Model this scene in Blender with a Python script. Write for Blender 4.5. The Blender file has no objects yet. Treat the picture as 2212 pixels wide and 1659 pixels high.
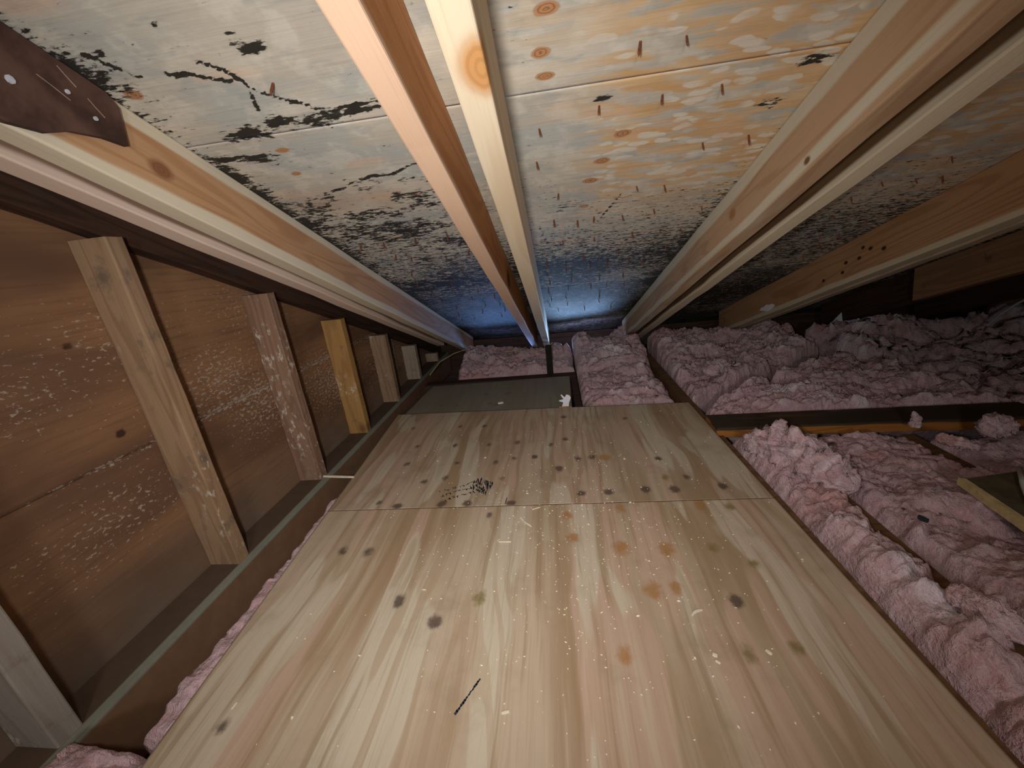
import bpy, bmesh, math, random
import numpy as np
from mathutils import Matrix, Vector

scene = bpy.context.scene
COL = scene.collection

# ------------------------------------------------------------------ camera
CAM_Z = 0.69
FPX = 844.91
RIGHT = Vector((0.99025307, 0.09331423, -0.10339880))
UP = Vector((0.06695414, 0.33204687, 0.94088364))
FWD = Vector((-0.12213108, 0.93863589, -0.32256265))
cam_data = bpy.data.cameras.new('camera')
cam_data.sensor_fit = 'HORIZONTAL'
cam_data.sensor_width = 36.0
cam_data.lens = FPX / 2212.0 * 36.0
cam_data.clip_start = 0.02
cam = bpy.data.objects.new('camera', cam_data)
COL.objects.link(cam)
mw = Matrix((RIGHT, UP, -FWD)).transposed().to_4x4()
mw.translation = Vector((0, 0, CAM_Z))
cam.matrix_world = mw
scene.camera = cam

# ------------------------------------------------------------------ world, lamps, exposure
world = bpy.data.worlds.new('world')
scene.world = world
world.use_nodes = True
bg = world.node_tree.nodes['Background']
bg.inputs[0].default_value = (0.55, 0.68, 1.0, 1)
bg.inputs[1].default_value = 0.02

def lamp(name, kind, loc, energy, color, target=None, **kw):
    d = bpy.data.lights.new(name, kind)
    d.energy = energy
    d.color = color
    for k, v in kw.items():
        setattr(d, k, v)
    o = bpy.data.objects.new(name, d)
    o.location = loc
    if target is not None:
        o.rotation_euler = (Vector(target) - Vector(loc)).to_track_quat('-Z', 'Y').to_euler()
    COL.objects.link(o)
    return o

# hand torch held next to the phone, and an added fill lamp behind it
lamp('hand_torch', 'SPOT', (-0.09, -0.06, 0.71), 23.0, (1.0, 0.985, 0.965), target=(-0.22, 0.80, 0.48),
     spot_size=math.radians(126), spot_blend=1.0, shadow_soft_size=0.03)
lamp('fill_lamp', 'POINT', (0.05, -0.85, 0.80), 13.0, (1.0, 0.975, 0.95), shadow_soft_size=0.10)
# daylight coming up through the soffit vents at the eave
lamp('soffit_daylight', 'AREA', (0.19, 2.82, -0.03), 1.7, (0.34, 0.58, 1.0), target=(0.08, 2.08, 0.28),
     shape='RECTANGLE', size=0.34, size_y=0.08, spread=math.radians(44))
lamp('soffit_daylight', 'AREA', (-0.38, 2.86, -0.03), 0.7, (0.22, 0.44, 1.0), target=(-0.40, 2.1, 0.28),
     shape='RECTANGLE', size=0.36, size_y=0.08, spread=math.radians(46))

scene.view_settings.view_transform = 'Standard'
scene.view_settings.look = 'None'
scene.view_settings.gamma = 1.0
scene.view_settings.use_curve_mapping = False
scene.view_settings.exposure = 0.52

# ------------------------------------------------------------------ helpers
R = random.Random(7)
def tag(o, label=None, cat=None, group=None, kind=None):
    if label: o['label'] = label
    if cat: o['category'] = cat
    if group: o['group'] = group
    if kind: o['kind'] = kind
    return o

def link(name, me, mat=None, parent=None, smooth=False):
    o = bpy.data.objects.new(name, me)
    COL.objects.link(o)
    if mat is not None:
        me.materials.clear(); me.materials.append(mat)
    if parent is not None:
        o.parent = parent
    if smooth:
        me.polygons.foreach_set('use_smooth', [True] * len(me.polygons))
    return o

def empty(name, loc=(0, 0, 0)):
    o = bpy.data.objects.new(name, None)
    o.location = loc
    o.empty_display_size = 0.05
    COL.objects.link(o)
    return o

def mesh(name, v, f):
    me = bpy.data.meshes.new(name)
    me.from_pydata([tuple(map(float, p)) for p in v], [], f)
    me.update()
    return me

# ---- numpy noise
_tab = {}
def _table(seed):
    if seed not in _tab:
        _tab[seed] = np.random.RandomState(seed).rand(256, 256)
    return _tab[seed]
def vnoise(x, y, seed=0):
    t = _table(seed)
    xi = np.floor(x).astype(int); yi = np.floor(y).astype(int)
    fx = x - xi; fy = y - yi
    fx = fx * fx * fx * (fx * (fx * 6 - 15) + 10); fy = fy * fy * fy * (fy * (fy * 6 - 15) + 10)
    a = t[xi & 255, yi & 255]; b = t[(xi + 1) & 255, yi & 255]
    c = t[xi & 255, (yi + 1) & 255]; d = t[(xi + 1) & 255, (yi + 1) & 255]
    return (a * (1 - fx) + b * fx) * (1 - fy) + (c * (1 - fx) + d * fx) * fy
def fbm(x, y, seed=0, oct=4, gain=0.5):
    s = 0; a = 1; n = 0
    for i in range(oct):
        s = s + a * vnoise(x * 2 ** i + 17.3 * i, y * 2 ** i + 9.1 * i, seed + i); n += a; a *= gain
    return s / n
def ridged(x, y, seed=0, oct=3):
    s = 0; a = 1; n = 0
    for i in range(oct):
        s = s + a * (1 - np.abs(2 * vnoise(x * 2 ** i + 5.7 * i, y * 2 ** i + 3.3 * i, seed + i) - 1)); n += a; a *= 0.5
    return s / n

# ---- grid slab: a board whose one face is a fine grid with attributes
def slab(name, corners, thick, step, side=1, attrs=None, bump=None):
    """corners: 4 xy points (u0v0, u1v0, u1v1, u0v1). Face at z=0; the rest goes to -side*thick."""
    c = [np.array(p, float) for p in corners]
    w = max(np.linalg.norm(c[1] - c[0]), np.linalg.norm(c[2] - c[3]))
    l = max(np.linalg.norm(c[3] - c[0]), np.linalg.norm(c[2] - c[1]))
    nu = max(2, int(w / step) + 1); nv = max(2, int(l / step) + 1)
    U, V = np.meshgrid(np.linspace(0, 1, nu), np.linspace(0, 1, nv))
    X = (c[0][0] * (1 - U) + c[1][0] * U) * (1 - V) + (c[3][0] * (1 - U) + c[2][0] * U) * V
    Y = (c[0][1] * (1 - U) + c[1][1] * U) * (1 - V) + (c[3][1] * (1 - U) + c[2][1] * U) * V
    Z = np.zeros_like(X) if bump is None else bump(X, Y)
    n = nu * nv
    verts = np.stack([X.ravel(), Y.ravel(), Z.ravel()], 1)
    idx = np.arange(n).reshape(nv, nu)
    q = np.stack([idx[:-1, :-1], idx[:-1, 1:], idx[1:, 1:], idx[1:, :-1]], -1).reshape(-1, 4)
    if side < 0: q = q[:, ::-1]
    per = list(idx[0, :]) + list(idx[1:, -1]) + list(idx[-1, -2::-1]) + list(idx[-2:0:-1, 0])
    pv = verts[per].copy(); pv[:, 2] = -side * thick
    m = len(per)
    sk = []
    for i in range(m):
        j = (i + 1) % m
        f = [per[j], per[i], n + i, n + j]
        sk.append(f if side > 0 else f[::-1])
    allv = np.concatenate([verts, pv])
    loops = np.concatenate([q.ravel(), np.array(sk).ravel(), np.array([n + i for i in (range(m) if side < 0 else range(m - 1, -1, -1))])])
    nq = len(q) + m
    me = bpy.data.meshes.new(name)
    me.vertices.add(len(allv)); me.vertices.foreach_set('co', allv.astype(np.float32).ravel())
    me.loops.add(len(loops)); me.loops.foreach_set('vertex_index', loops.astype(np.int32))
    me.polygons.add(nq + 1)
    st = np.concatenate([np.arange(nq) * 4, [nq * 4]])
    me.polygons.foreach_set('loop_start', st.astype(np.int32))
    me.update(calc_edges=True); me.validate()
    if attrs:
        for k, fn in attrs.items():
            a = me.attributes.new(k, 'FLOAT', 'POINT')
            val = fn(allv[:, 0], allv[:, 1])
            a.data.foreach_set('value', np.clip(val, -4, 4).astype(np.float32))
    return me

# ---- timber: rounded box along local X with slight bow, local Z is depth, Y thickness
def timber(name, L, th, dp, seg=24, r=0.003, bow=0.0, wob=0.0008, seed=0, end_cut=None, taper=None):
    """runs x 0..L, y -th/2..th/2, z -dp..0"""
    prof = []
    for (cy, cz, a0) in ((th / 2 - r, -r, 0), (-th / 2 + r, -r, 90), (-th / 2 + r, -dp + r, 180), (th / 2 - r, -dp + r, 270)):
        for k in range(3):
            a = math.radians(a0 + 45 * k)
            prof.append((cy + r * math.cos(a), cz + r * math.sin(a)))
    n = len(prof)
    rs = np.random.RandomState(seed)
    v = []
    for i in range(seg + 1):
        t = i / seg
        by = bow * math.sin(math.pi * t) + wob * rs.randn()
        bz = wob * rs.randn()
        for (y, z) in prof:
            x = L * t
            if end_cut and i == seg:
                x = L + end_cut * (z / dp)
            if i == seg and taper: y = y * taper
            v.append((x, y + by, z + (bz if z < -dp / 2 else 0)))
    f = []
    for i in range(seg):
        for k in range(n):
            a = i * n + k; b = i * n + (k + 1) % n
            f.append((a, a + n, b + n, b))
    f.append(tuple(range(n)))
    f.append(tuple(seg * n + k for k in range(n - 1, -1, -1)))
    return mesh(name, v, f)

def box(name, x0, x1, y0, y1, z0, z1, r=0.002):
    bm = bmesh.new()
    bmesh.ops.create_cube(bm, size=1)
    for v in bm.verts:
        v.co = Vector((x0 + (v.co.x + .5) * (x1 - x0), y0 + (v.co.y + .5) * (y1 - y0), z0 + (v.co.z + .5) * (z1 - z0)))
    if r: bmesh.ops.bevel(bm, geom=bm.edges[:], offset=r, segments=2, affect='EDGES')
    me = bpy.data.meshes.new(name); bm.to_mesh(me); bm.free()
    return me

def prism(name, poly, axis_fn, thick):
    """poly: 2D outline; axis_fn(a, b, t) -> xyz"""
    n = len(poly)
    v = [axis_fn(a, b, 0) for a, b in poly] + [axis_fn(a, b, thick) for a, b in poly]
    f = [tuple(range(n))[::-1], tuple(range(n, 2 * n))] + [(i, (i + 1) % n, n + (i + 1) % n, n + i) for i in range(n)]
    me = mesh(name, v, f)
    bm = bmesh.new(); bm.from_mesh(me); bmesh.ops.recalc_face_normals(bm, faces=bm.faces[:]); bm.to_mesh(me); bm.free()
    return me

def tube(name, pts, r, sides=6, r1=None):
    pts = [Vector(p) for p in pts]
    v = []; f = []
    for i, p in enumerate(pts):
        t = (pts[min(i + 1, len(pts) - 1)] - pts[max(i - 1, 0)]).normalized()
        a = t.orthogonal().normalized(); b = t.cross(a)
        rr = r if r1 is None else r + (r1 - r) * i / (len(pts) - 1)
        for k in range(sides):
            an = 2 * math.pi * k / sides
            v.append(p + a * rr * math.cos(an) + b * rr * math.sin(an))
    for i in range(len(pts) - 1):
        for k in range(sides):
            f.append((i * sides + k, i * sides + (k + 1) % sides, (i + 1) * sides + (k + 1) % sides, (i + 1) * sides + k))
    f.append(tuple(range(sides))[::-1]); f.append(tuple((len(pts) - 1) * sides + k for k in range(sides)))
    return mesh(name, v, f)

# ------------------------------------------------------------------ materials
class M:
    def __init__(self, name, rough=0.75, spec=0.25):
        self.mat = bpy.data.materials.new(name)
        self.mat.use_nodes = True
        self.nt = self.mat.node_tree
        self.b = self.nt.nodes['Principled BSDF']
        self.b.inputs['Roughness'].default_value = rough
        self.b.inputs['Specular IOR Level'].default_value = spec
        self.tc = self.nt.nodes.new('ShaderNodeTexCoord')
        self.oc = self.tc.outputs['Object']
    def n(self, t, **k):
        nd = self.nt.nodes.new(t)
        for a, b in k.items(): setattr(nd, a, b)
        return nd
    def set(self, sock, v):
        if isinstance(v, bpy.types.NodeSocket): self.nt.links.new(v, sock)
        elif isinstance(v, (tuple, list)) and len(v) == 3 and sock.type == 'RGBA': sock.default_value = (*v, 1)
        else: sock.default_value = v
    def math(self, op, a, b=None, c=None, clamp=False):
        nd = self.n('ShaderNodeMath', operation=op, use_clamp=clamp)
        self.set(nd.inputs[0], a)
        if b is not None: self.set(nd.inputs[1], b)
        if c is not None: self.set(nd.inputs[2], c)
        return nd.outputs[0]
    def scale(self, vec, s, off=(0, 0, 0)):
        nd = self.n('ShaderNodeMapping')
        self.set(nd.inputs[0], vec); nd.inputs['Scale'].default_value = s; nd.inputs['Location'].default_value = off
        return nd.outputs[0]
    def noise(self, vec, scale=1.0, detail=3.0, rough=0.5, dist=0.0, color=False):
        nd = self.n('ShaderNodeTexNoise')
        self.set(nd.inputs['Vector'], vec)
        nd.inputs['Scale'].default_value = scale; nd.inputs['Detail'].default_value = detail
        nd.inputs['Roughness'].default_value = rough; nd.inputs['Distortion'].default_value = dist
        return nd.outputs[1] if color else nd.outputs[0]
    def voro(self, vec, scale, feature='F1'):
        nd = self.n('ShaderNodeTexVoronoi', feature=feature)
        self.set(nd.inputs['Vector'], vec); nd.inputs['Scale'].default_value = scale
        return nd.outputs[0]
    def step(self, v, a, b, lo=0.0, hi=1.0):
        nd = self.n('ShaderNodeMapRange', interpolation_type='SMOOTHSTEP')
        self.set(nd.inputs[0], v); self.set(nd.inputs[1], a); self.set(nd.inputs[2], b); self.set(nd.inputs[3], lo); self.set(nd.inputs[4], hi)
        return nd.outputs[0]
    def mix(self, f, a, b, mode='MIX'):
        nd = self.n('ShaderNodeMix', data_type='RGBA', blend_type=mode)
        self.set(nd.inputs[0], f); self.set(nd.inputs[6], a); self.set(nd.inputs[7], b)
        return nd.outputs[2]
    def sep(self, vec):
        nd = self.n('ShaderNodeSeparateXYZ'); self.set(nd.inputs[0], vec); return nd.outputs
    def comb(self, x, y, z):
        nd = self.n('ShaderNodeCombineXYZ')
        self.set(nd.inputs[0], x); self.set(nd.inputs[1], y); self.set(nd.inputs[2], z); return nd.outputs[0]
    def attr(self, name):
        nd = self.n('ShaderNodeAttribute', attribute_name=name); return nd.outputs['Fac']
    def spot(self, vec, c, s):
        nd = self.n('ShaderNodeVectorMath', operation='SUBTRACT'); self.set(nd.inputs[0], vec); nd.inputs[1].default_value = c
        md = self.n('ShaderNodeVectorMath', operation='MULTIPLY'); self.set(md.inputs[0], nd.outputs[0]); md.inputs[1].default_value = s
        ln = self.n('ShaderNodeVectorMath', operation='LENGTH'); self.set(ln.inputs[0], md.outputs[0])
        return ln.outputs['Value']
    def out(self, col, bump=None, strength=0.3, dist=0.002, rough=None):
        self.set(self.b.inputs['Base Color'], col)
        if bump is not None:
            nd = self.n('ShaderNodeBump'); nd.inputs['Strength'].default_value = strength; nd.inputs['Distance'].default_value = dist
            self.set(nd.inputs['Height'], bump); self.set(self.b.inputs['Normal'], nd.outputs[0])
        if rough is not None: self.set(self.b.inputs['Roughness'], rough)
        return self.mat

def lumber(name, heart, late, sap=None, sap_at=(), knots=(), dirt=0.0, dirt_col=(0.05, 0.04, 0.035), off=0.0, ring=26, bloom=0.0):
    """sap_at: list of (axis, centre, half width) bands in local coordinates where pale sapwood shows"""
    m = M(name, 0.7, 0.2)
    o = m.scale(m.oc, (1, 1, 1), (off, off * .7, off * .3))
    xs = m.scale(o, (0.9, 9, 9))
    big = m.noise(xs, 1.0, 2, 0.5, 0.4)
    rings = m.math('SINE', m.math('MULTIPLY', big, ring * 2.2))
    rings = m.step(rings, 0.1, 1.0)
    fine = m.noise(m.scale(o, (5, 260, 260)), 1.0, 2, 0.6)
    mid = m.noise(m.scale(o, (2, 40, 40)), 1.0, 3, 0.6)
    col = m.mix(m.math('MULTIPLY', rings, 0.6), heart, late)
    col = m.mix(m.step(mid, 0.45, 0.75, 0, 0.45), col, late)
    col = m.mix(m.step(fine, 0.5, 0.72, 0, 0.35), col, late)
    if sap is not None and sap_at:
        sp = m.sep(m.oc)
        wv = m.math('MULTIPLY', m.math('SUBTRACT', m.noise(m.scale(o, (1.6, 8, 8)), 1.0, 3, 0.55), 0.5), 0.035)
        acc = None
        for (ax, c, hw) in sap_at:
            d = m.math('ABSOLUTE', m.math('SUBTRACT', m.math('ADD', sp[ax], wv), c))
            s = m.step(d, hw + 0.004, hw - 0.004)
            acc = s if acc is None else m.math('MAXIMUM', acc, s)
        sapc = m.mix(m.step(fine, 0.45, 0.8, 0, 0.35), sap, tuple(x * .75 for x in sap))
        col = m.mix(acc, col, sapc)
    for (c, rad, kc) in knots:
        d = m.spot(m.oc, c, (0.7 / rad, 1 / rad, 1 / rad))
        d = m.math('ADD', d, m.math('MULTIPLY', m.math('SUBTRACT', mid, 0.5), 0.5))
        rg = m.math('SINE', m.math('MULTIPLY', m.math('ADD', d, m.math('MULTIPLY', big, .6)), 15))
        kcol = m.mix(m.step(rg, -0.5, 0.9, 0, 0.25), kc, tuple(x * .45 for x in kc))
        col = m.mix(m.step(d, 1.5, 0.6), col, kcol)
    if dirt > 0:
        dn = m.noise(o, 14, 5, 0.65)
        col = m.mix(m.step(dn, 0.62 - dirt * .25, 0.80 - dirt * .2, 0, 0.85), col, dirt_col)
    if bloom > 0:
        bn = m.noise(m.scale(o, (40, 70, 70)), 1.0, 3, 0.6)
        bz = m.noise(o, 5, 2, 0.5)
        col = m.mix(m.math('MULTIPLY', m.step(bn, 0.54, 0.66), m.step(bz, 0.62 - bloom * .3, 0.75 - bloom * .2, 0, 0.8)), col, (0.62, 0.55, 0.47))
    return m.out(col, m.math('ADD', m.math('MULTIPLY', fine, 0.5), mid), 0.35, 0.0015)

def roof_ply():
    m = M('mouldy_roof_plywood', 0.85, 0.15)
    o = m.oc
    warm = m.attr('warm'); mold = m.attr('mold'); knot = m.attr('knot'); stain = m.attr('stain'); blue = m.attr('blue')
    big = m.noise(m.scale(o, (2.2, 5, 5)), 1.0, 3, 0.55)
    col = m.mix(m.step(big, 0.35, 0.65), (0.50, 0.45, 0.37), (0.63, 0.56, 0.45))
    col = m.mix(m.step(m.noise(m.scale(o, (3, 7, 5), (4, 1, 0)), 1.0, 3, 0.5), 0.46, 0.62, 0, 0.7), col, (0.40, 0.42, 0.40))
    col = m.mix(m.step(m.noise(m.noise_warp(o, 6, .06), 16, 4, 0.6), 0.48, 0.62, 0, 0.45), col, (0.72, 0.66, 0.55))
    col = m.mix(m.step(m.noise(m.scale(o, (10, 22, 9), (8, 5, 0)), 1.0, 3, 0.6), 0.56, 0.66, 0, 0.5), col, (0.36, 0.38, 0.36))
    # warm bare veneer with pale lozenge-shaped bloom
    wn = m.noise(m.scale(m.noise_warp(o, 12, .015), (8, 30, 8), (1, 2, 0)), 1.0, 4, 0.55)
    wmask = m.math('MULTIPLY', warm, m.step(wn, 0.43, 0.53))
    wc = m.mix(m.step(m.noise(m.scale(o, (6, 30, 8), (7, 0, 0)), 1.0, 3, 0.6), 0.35, 0.7), (0.62, 0.37, 0.16), (0.72, 0.50, 0.28))
    col = m.mix(wmask, col, wc)
    ln = m.voro(m.scale(m.noise_warp(m.noise_warp(o, 8, 0.03), 30, .018), (19, 52, 20)), 1.0)
    col = m.mix(m.math('MULTIPLY', warm, m.math('MULTIPLY', m.step(ln, 0.44, 0.34), m.step(m.noise(o, 9, 2, 0.5), 0.40, 0.52, 0, 0.9))), col, (0.74, 0.68, 0.57))
    pk = m.noise(m.scale(o, (4, 12, 5), (2, 9, 0)), 1.0, 2, 0.5)
    col = m.mix(m.step(pk, 0.60, 0.70, 0, 0.45), col, (0.72, 0.46, 0.30))
    # fine grain across the slope
    gr = m.noise(m.scale(o, (6, 120, 20)), 1.0, 3, 0.6)
    col = m.mix(m.step(gr, 0.50, 0.75, 0, 0.35), col, (0.36, 0.31, 0.24))
    col = m.mix(stain, col, m.mix(gr, (0.30, 0.17, 0.09), (0.45, 0.28, 0.17)))
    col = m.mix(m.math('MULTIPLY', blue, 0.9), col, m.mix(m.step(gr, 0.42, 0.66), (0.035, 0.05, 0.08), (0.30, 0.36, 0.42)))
    # knots
    kr = m.math('SINE', m.math('MULTIPLY', knot, 20))
    kc = m.mix(m.step(kr, -0.2, 0.9, 0, 0.7), (0.50, 0.25, 0.11), (0.24, 0.10, 0.05))
    col = m.mix(m.step(knot, 0.30, 0.55), col, kc)
    # black mould: crisp specks wherever the density is high enough
    s1 = m.noise(m.scale(o, (24, 105, 40)), 1.0, 4, 0.65)
    s2 = m.noise(m.scale(o, (75, 190, 60), (3, 3, 0)), 1.0, 3, 0.6)
    s = m.math('ADD', m.math('MULTIPLY', s1, 0.55), m.math('MULTIPLY', s2, 0.45))
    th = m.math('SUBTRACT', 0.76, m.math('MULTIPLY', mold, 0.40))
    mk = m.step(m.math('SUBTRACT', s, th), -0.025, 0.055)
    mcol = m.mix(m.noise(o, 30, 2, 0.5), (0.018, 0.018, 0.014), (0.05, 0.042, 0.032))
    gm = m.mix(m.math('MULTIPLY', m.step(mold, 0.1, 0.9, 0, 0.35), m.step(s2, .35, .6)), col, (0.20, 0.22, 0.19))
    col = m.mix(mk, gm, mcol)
    return m.out(col, m.math('ADD', gr, m.math('MULTIPLY', mk, .3)), 0.3, 0.002)

def _noise_warp(self, vec, scale, amt):
    c = self.noise(vec, scale, 2, 0.5, 0, True)
    s = self.n('ShaderNodeVectorMath', operation='SUBTRACT'); self.set(s.inputs[0], c); s.inputs[1].default_value = (.5, .5, .5)
    k = self.n('ShaderNodeVectorMath', operation='SCALE'); self.set(k.inputs[0], s.outputs[0]); k.inputs['Scale'].default_value = amt
    a = self.n('ShaderNodeVectorMath', operation='ADD'); self.set(a.inputs[0], vec); self.set(a.inputs[1], k.outputs[0])
    return a.outputs[0]
M.noise_warp = _noise_warp

def floor_ply(name, off=0.0, tone=1.0, tint=None):
    m = M(name, 0.62, 0.3)
    o = m.scale(m.oc, (1, 1, 1), (off, off * 1.7, 0))
    w = m.noise_warp(o, 2.0, 0.055)
    bands = m.noise(m.scale(w, (6.5, 0.8, 1)), 1.0, 3, 0.55)
    fine = m.noise(m.scale(o, (170, 3.5, 10)), 1.0, 3, 0.65)
    streak = m.noise(m.scale(w, (46, 1.6, 1), (5, 2, 0)), 1.0, 4, 0.6)
    c = lambda *x: tuple(v * tone for v in x)
    col = m.mix(m.step(bands, 0.36, 0.60), c(0.40, 0.275, 0.165), c(0.56, 0.44, 0.32))
    n1 = m.noise(m.scale(w, (8, 0.9, 1), (8, 3, 0)), 1.0, 2, 0.5)
    col = m.mix(m.step(n1, 0.535, 0.56, 0, 0.8), col, c(0.58, 0.405, 0.30))
    n2 = m.noise(m.scale(w, (9, 1.3, 1), (2, 13, 0)), 1.0, 2, 0.5)
    col = m.mix(m.step(n2, 0.55, 0.575, 0, 0.75), col, c(0.64, 0.56, 0.43))
    rg = m.step(m.math('SINE', m.math('MULTIPLY', m.noise(m.scale(w, (5.0, 0.5, 1), (3, 1, 0)), 1.0, 2, 0.5), 95)), 0.15, 0.55)
    zone = m.noise(m.scale(w, (3.5, 1.0, 1), (1, 6, 0)), 1.0, 2, 0.5)
    col = m.mix(m.math('MULTIPLY', rg, m.step(zone, 0.47, 0.60, 0.0, 0.5)), col, c(0.42, 0.285, 0.17))
    col = m.mix(m.step(streak, 0.50, 0.68, 0, 0.7), col, c(0.36, 0.235, 0.135))
    col = m.mix(m.step(streak, 0.46, 0.30, 0, 0.4), col, c(0.66, 0.56, 0.42))
    col = m.mix(m.step(fine, 0.52, 0.78, 0, 0.45), col, c(0.36, 0.25, 0.16))
    kd = m.attr('kdark'); ko = m.attr('korange'); kg = m.attr('kgreen')
    nz = m.math('MULTIPLY', m.math('SUBTRACT', m.noise(m.scale(o, (70, 60, 10)), 1.0, 4, 0.65), 0.5), 0.9)
    def k(v, colr, top):
        return m.mix(m.step(m.math('ADD', v, m.math('MULTIPLY', nz, m.step(v, 0.02, 0.3))), 0.18, 0.75, 0, top), col, colr)
    col = k(ko, (0.42, 0.20, 0.06), 0.8)
    col = k(kg, (0.22, 0.17, 0.05), 0.8)
    col = k(kd, (0.10, 0.07, 0.055), 0.88)
    dirt = m.noise(o, 6, 5, 0.65)
    col = m.mix(m.step(dirt, 0.50, 0.74, 0, 0.45), col, c(0.30, 0.215, 0.13))
    if tint: col = m.mix(0.6, col, tint)
    return m.out(col, m.math('ADD', fine, bands), 0.25, 0.0012)

def gable_ply():
    m = M('mouldy_gable_plywood', 0.85, 0.12)
    o = m.oc          # local x along wall, y up
    big = m.noise(m.scale(o, (1.4, 5, 1)), 1.0, 3, 0.55, 0.5)
    col = m.mix(m.step(big, 0.32, 0.68), (0.16, 0.085, 0.05), (0.32, 0.17, 0.085))
    gr = m.noise(m.scale(o, (6, 120, 10)), 1.0, 3, 0.6)
    col = m.mix(m.step(gr, 0.45, 0.75, 0, 0.5), col, (0.13, 0.075, 0.05))
    dens = m.attr('bloom')
    s = m.noise(m.scale(o, (75, 120, 40)), 1.0, 4, 0.65)
    dz = m.noise(o, 3.2, 3, 0.55)
    th = m.math('SUBTRACT', 0.72, m.math('ADD', m.math('MULTIPLY', dens, 0.20), m.math('MULTIPLY', m.math('SUBTRACT', dz, .5), 0.18)))
    mk = m.step(m.math('SUBTRACT', s, th), -0.01, 0.05, 0, 0.75)
    col = m.mix(mk, col, (0.46, 0.38, 0.31))
    dust = m.attr('dust')
    col = m.mix(m.math('MULTIPLY', dust, m.step(m.noise(o, 6, 4, .6), .3, .7, .4, 1)), col, (0.20, 0.165, 0.13))
    kn = m.attr('knot')
    col = m.mix(m.step(kn, 0.3, 0.7), col, (0.06, 0.03, 0.02))
    return m.out(col, m.math('ADD', gr, mk), 0.25, 0.002)

def wool():
    m = M('pink_glass_wool', 1.0, 0.0)
    o = m.oc
    hgt = m.attr('tuft')
    a = m.noise(o, 9, 4, 0.6, 0.3)
    b = m.noise(m.noise_warp(o, 25, 0.03), 60, 4, 0.7)
    col = m.mix(m.step(a, 0.35, 0.65), (0.56, 0.33, 0.345), (0.64, 0.43, 0.45))
    col = m.mix(m.step(b, 0.42, 0.72, 0, 0.6), col, (0.72, 0.56, 0.59))
    col = m.mix(m.step(m.noise(o, 5, 3, .5), 0.56, 0.72, 0, 0.7), col, (0.56, 0.27, 0.24))
    fb = m.noise(m.scale(m.noise_warp(o, 18, .05), (260, 40, 80)), 1.0, 3, .65)
    col = m.mix(m.step(fb, 0.50, 0.72, 0, 0.5), col, (0.76, 0.65, 0.69))
    col = m.mix(m.step(fb, 0.45, 0.25, 0, 0.4), col, (0.40, 0.21, 0.21))
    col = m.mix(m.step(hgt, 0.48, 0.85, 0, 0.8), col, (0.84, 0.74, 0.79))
    m.b.inputs['Sheen Weight'].default_value = 0.15
    return m.out(col, m.math('ADD', b, m.math('MULTIPLY', fb, .6)), 1.0, 0.008)

def plain(name, c, var=0.25, scale=30, rough=0.8):
    m = M(name, rough, 0.2)
    nz = m.noise(m.oc, scale, 4, 0.6)
    col = m.mix(m.step(nz, 0.3, 0.7), tuple(x * (1 - var) for x in c), tuple(min(1, x * (1 + var)) for x in c))
    return m.out(col, nz, 0.2, 0.001)

MAT = {}
CREAM = (0.74, 0.62, 0.44)
MAT['roof'] = roof_ply()
MAT['gable'] = gable_ply()
MAT['wool'] = wool()
MAT['sheet_near'] = floor_ply('floor_plywood_near', 0.0)
MAT['sheet_far'] = floor_ply('floor_plywood_far', 2.3, 0.92)
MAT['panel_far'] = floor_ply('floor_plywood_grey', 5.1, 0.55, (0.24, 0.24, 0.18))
MAT['gyp'] = plain('gypsum_back', (0.20, 0.17, 0.14))
MAT['rust'] = plain('rusty_nail', (0.17, 0.055, 0.025), 0.4, 200, 0.7)
MAT['steel'] = plain('dull_steel', (0.50, 0.52, 0.56), 0.15, 60, 0.45)
MAT['ink'] = plain('blue_black_ink', (0.035, 0.04, 0.055), 0.3, 80, 0.9)
MAT['paper'] = plain('white_paper', (0.85, 0.86, 0.90), 0.04, 20, 0.8)
MAT['sliver'] = plain('pale_wood_sliver', (0.88, 0.78, 0.62), 0.1, 60, 0.6)
MAT['straw'] = plain('straw', (0.45, 0.36, 0.18), 0.2, 60, 0.7)
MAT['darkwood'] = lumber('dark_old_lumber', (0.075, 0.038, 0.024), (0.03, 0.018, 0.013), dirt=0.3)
MAT['chord'] = lumber('brown_chord_lumber', (0.19, 0.10, 0.045), (0.09, 0.05, 0.025), dirt=0.3)
MAT['plank'] = lumber('dark_top_plank_lumber', (0.42, 0.17, 0.04), (0.25, 0.09, 0.02), sap=(0.06, 0.042, 0.03), sap_at=((2, 0.012, 0.018),))
MAT['scratch'] = plain('scratched_wood', (0.30, 0.20, 0.15))
MAT['gusset'] = plain('dark_gusset_plywood', (0.085, 0.045, 0.032), 0.45, 16)
MAT['dustplate'] = plain('dusty_green_grey_lumber', (0.24, 0.25, 0.20), 0.25, 18)

# ------------------------------------------------------------------ roof geometry constants
SL = 0.36753
TS, CS, SN = math.tan(SL), math.cos(SL), math.sin(SL)
Z0 = 1.2213                        # underside of the sheathing over y = 0
RROT = Matrix.Rotation(-SL, 4, 'X')
def roof_z(y): return Z0 - TS * y

# ---------------------------------------------- ceiling: the roof sheathing
ceiling = empty('ceiling', (0, 0, Z0)); tag(ceiling, kind='structure')
ceiling['label'] = 'underside of the mouldy plywood roof sheathing'

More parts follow.
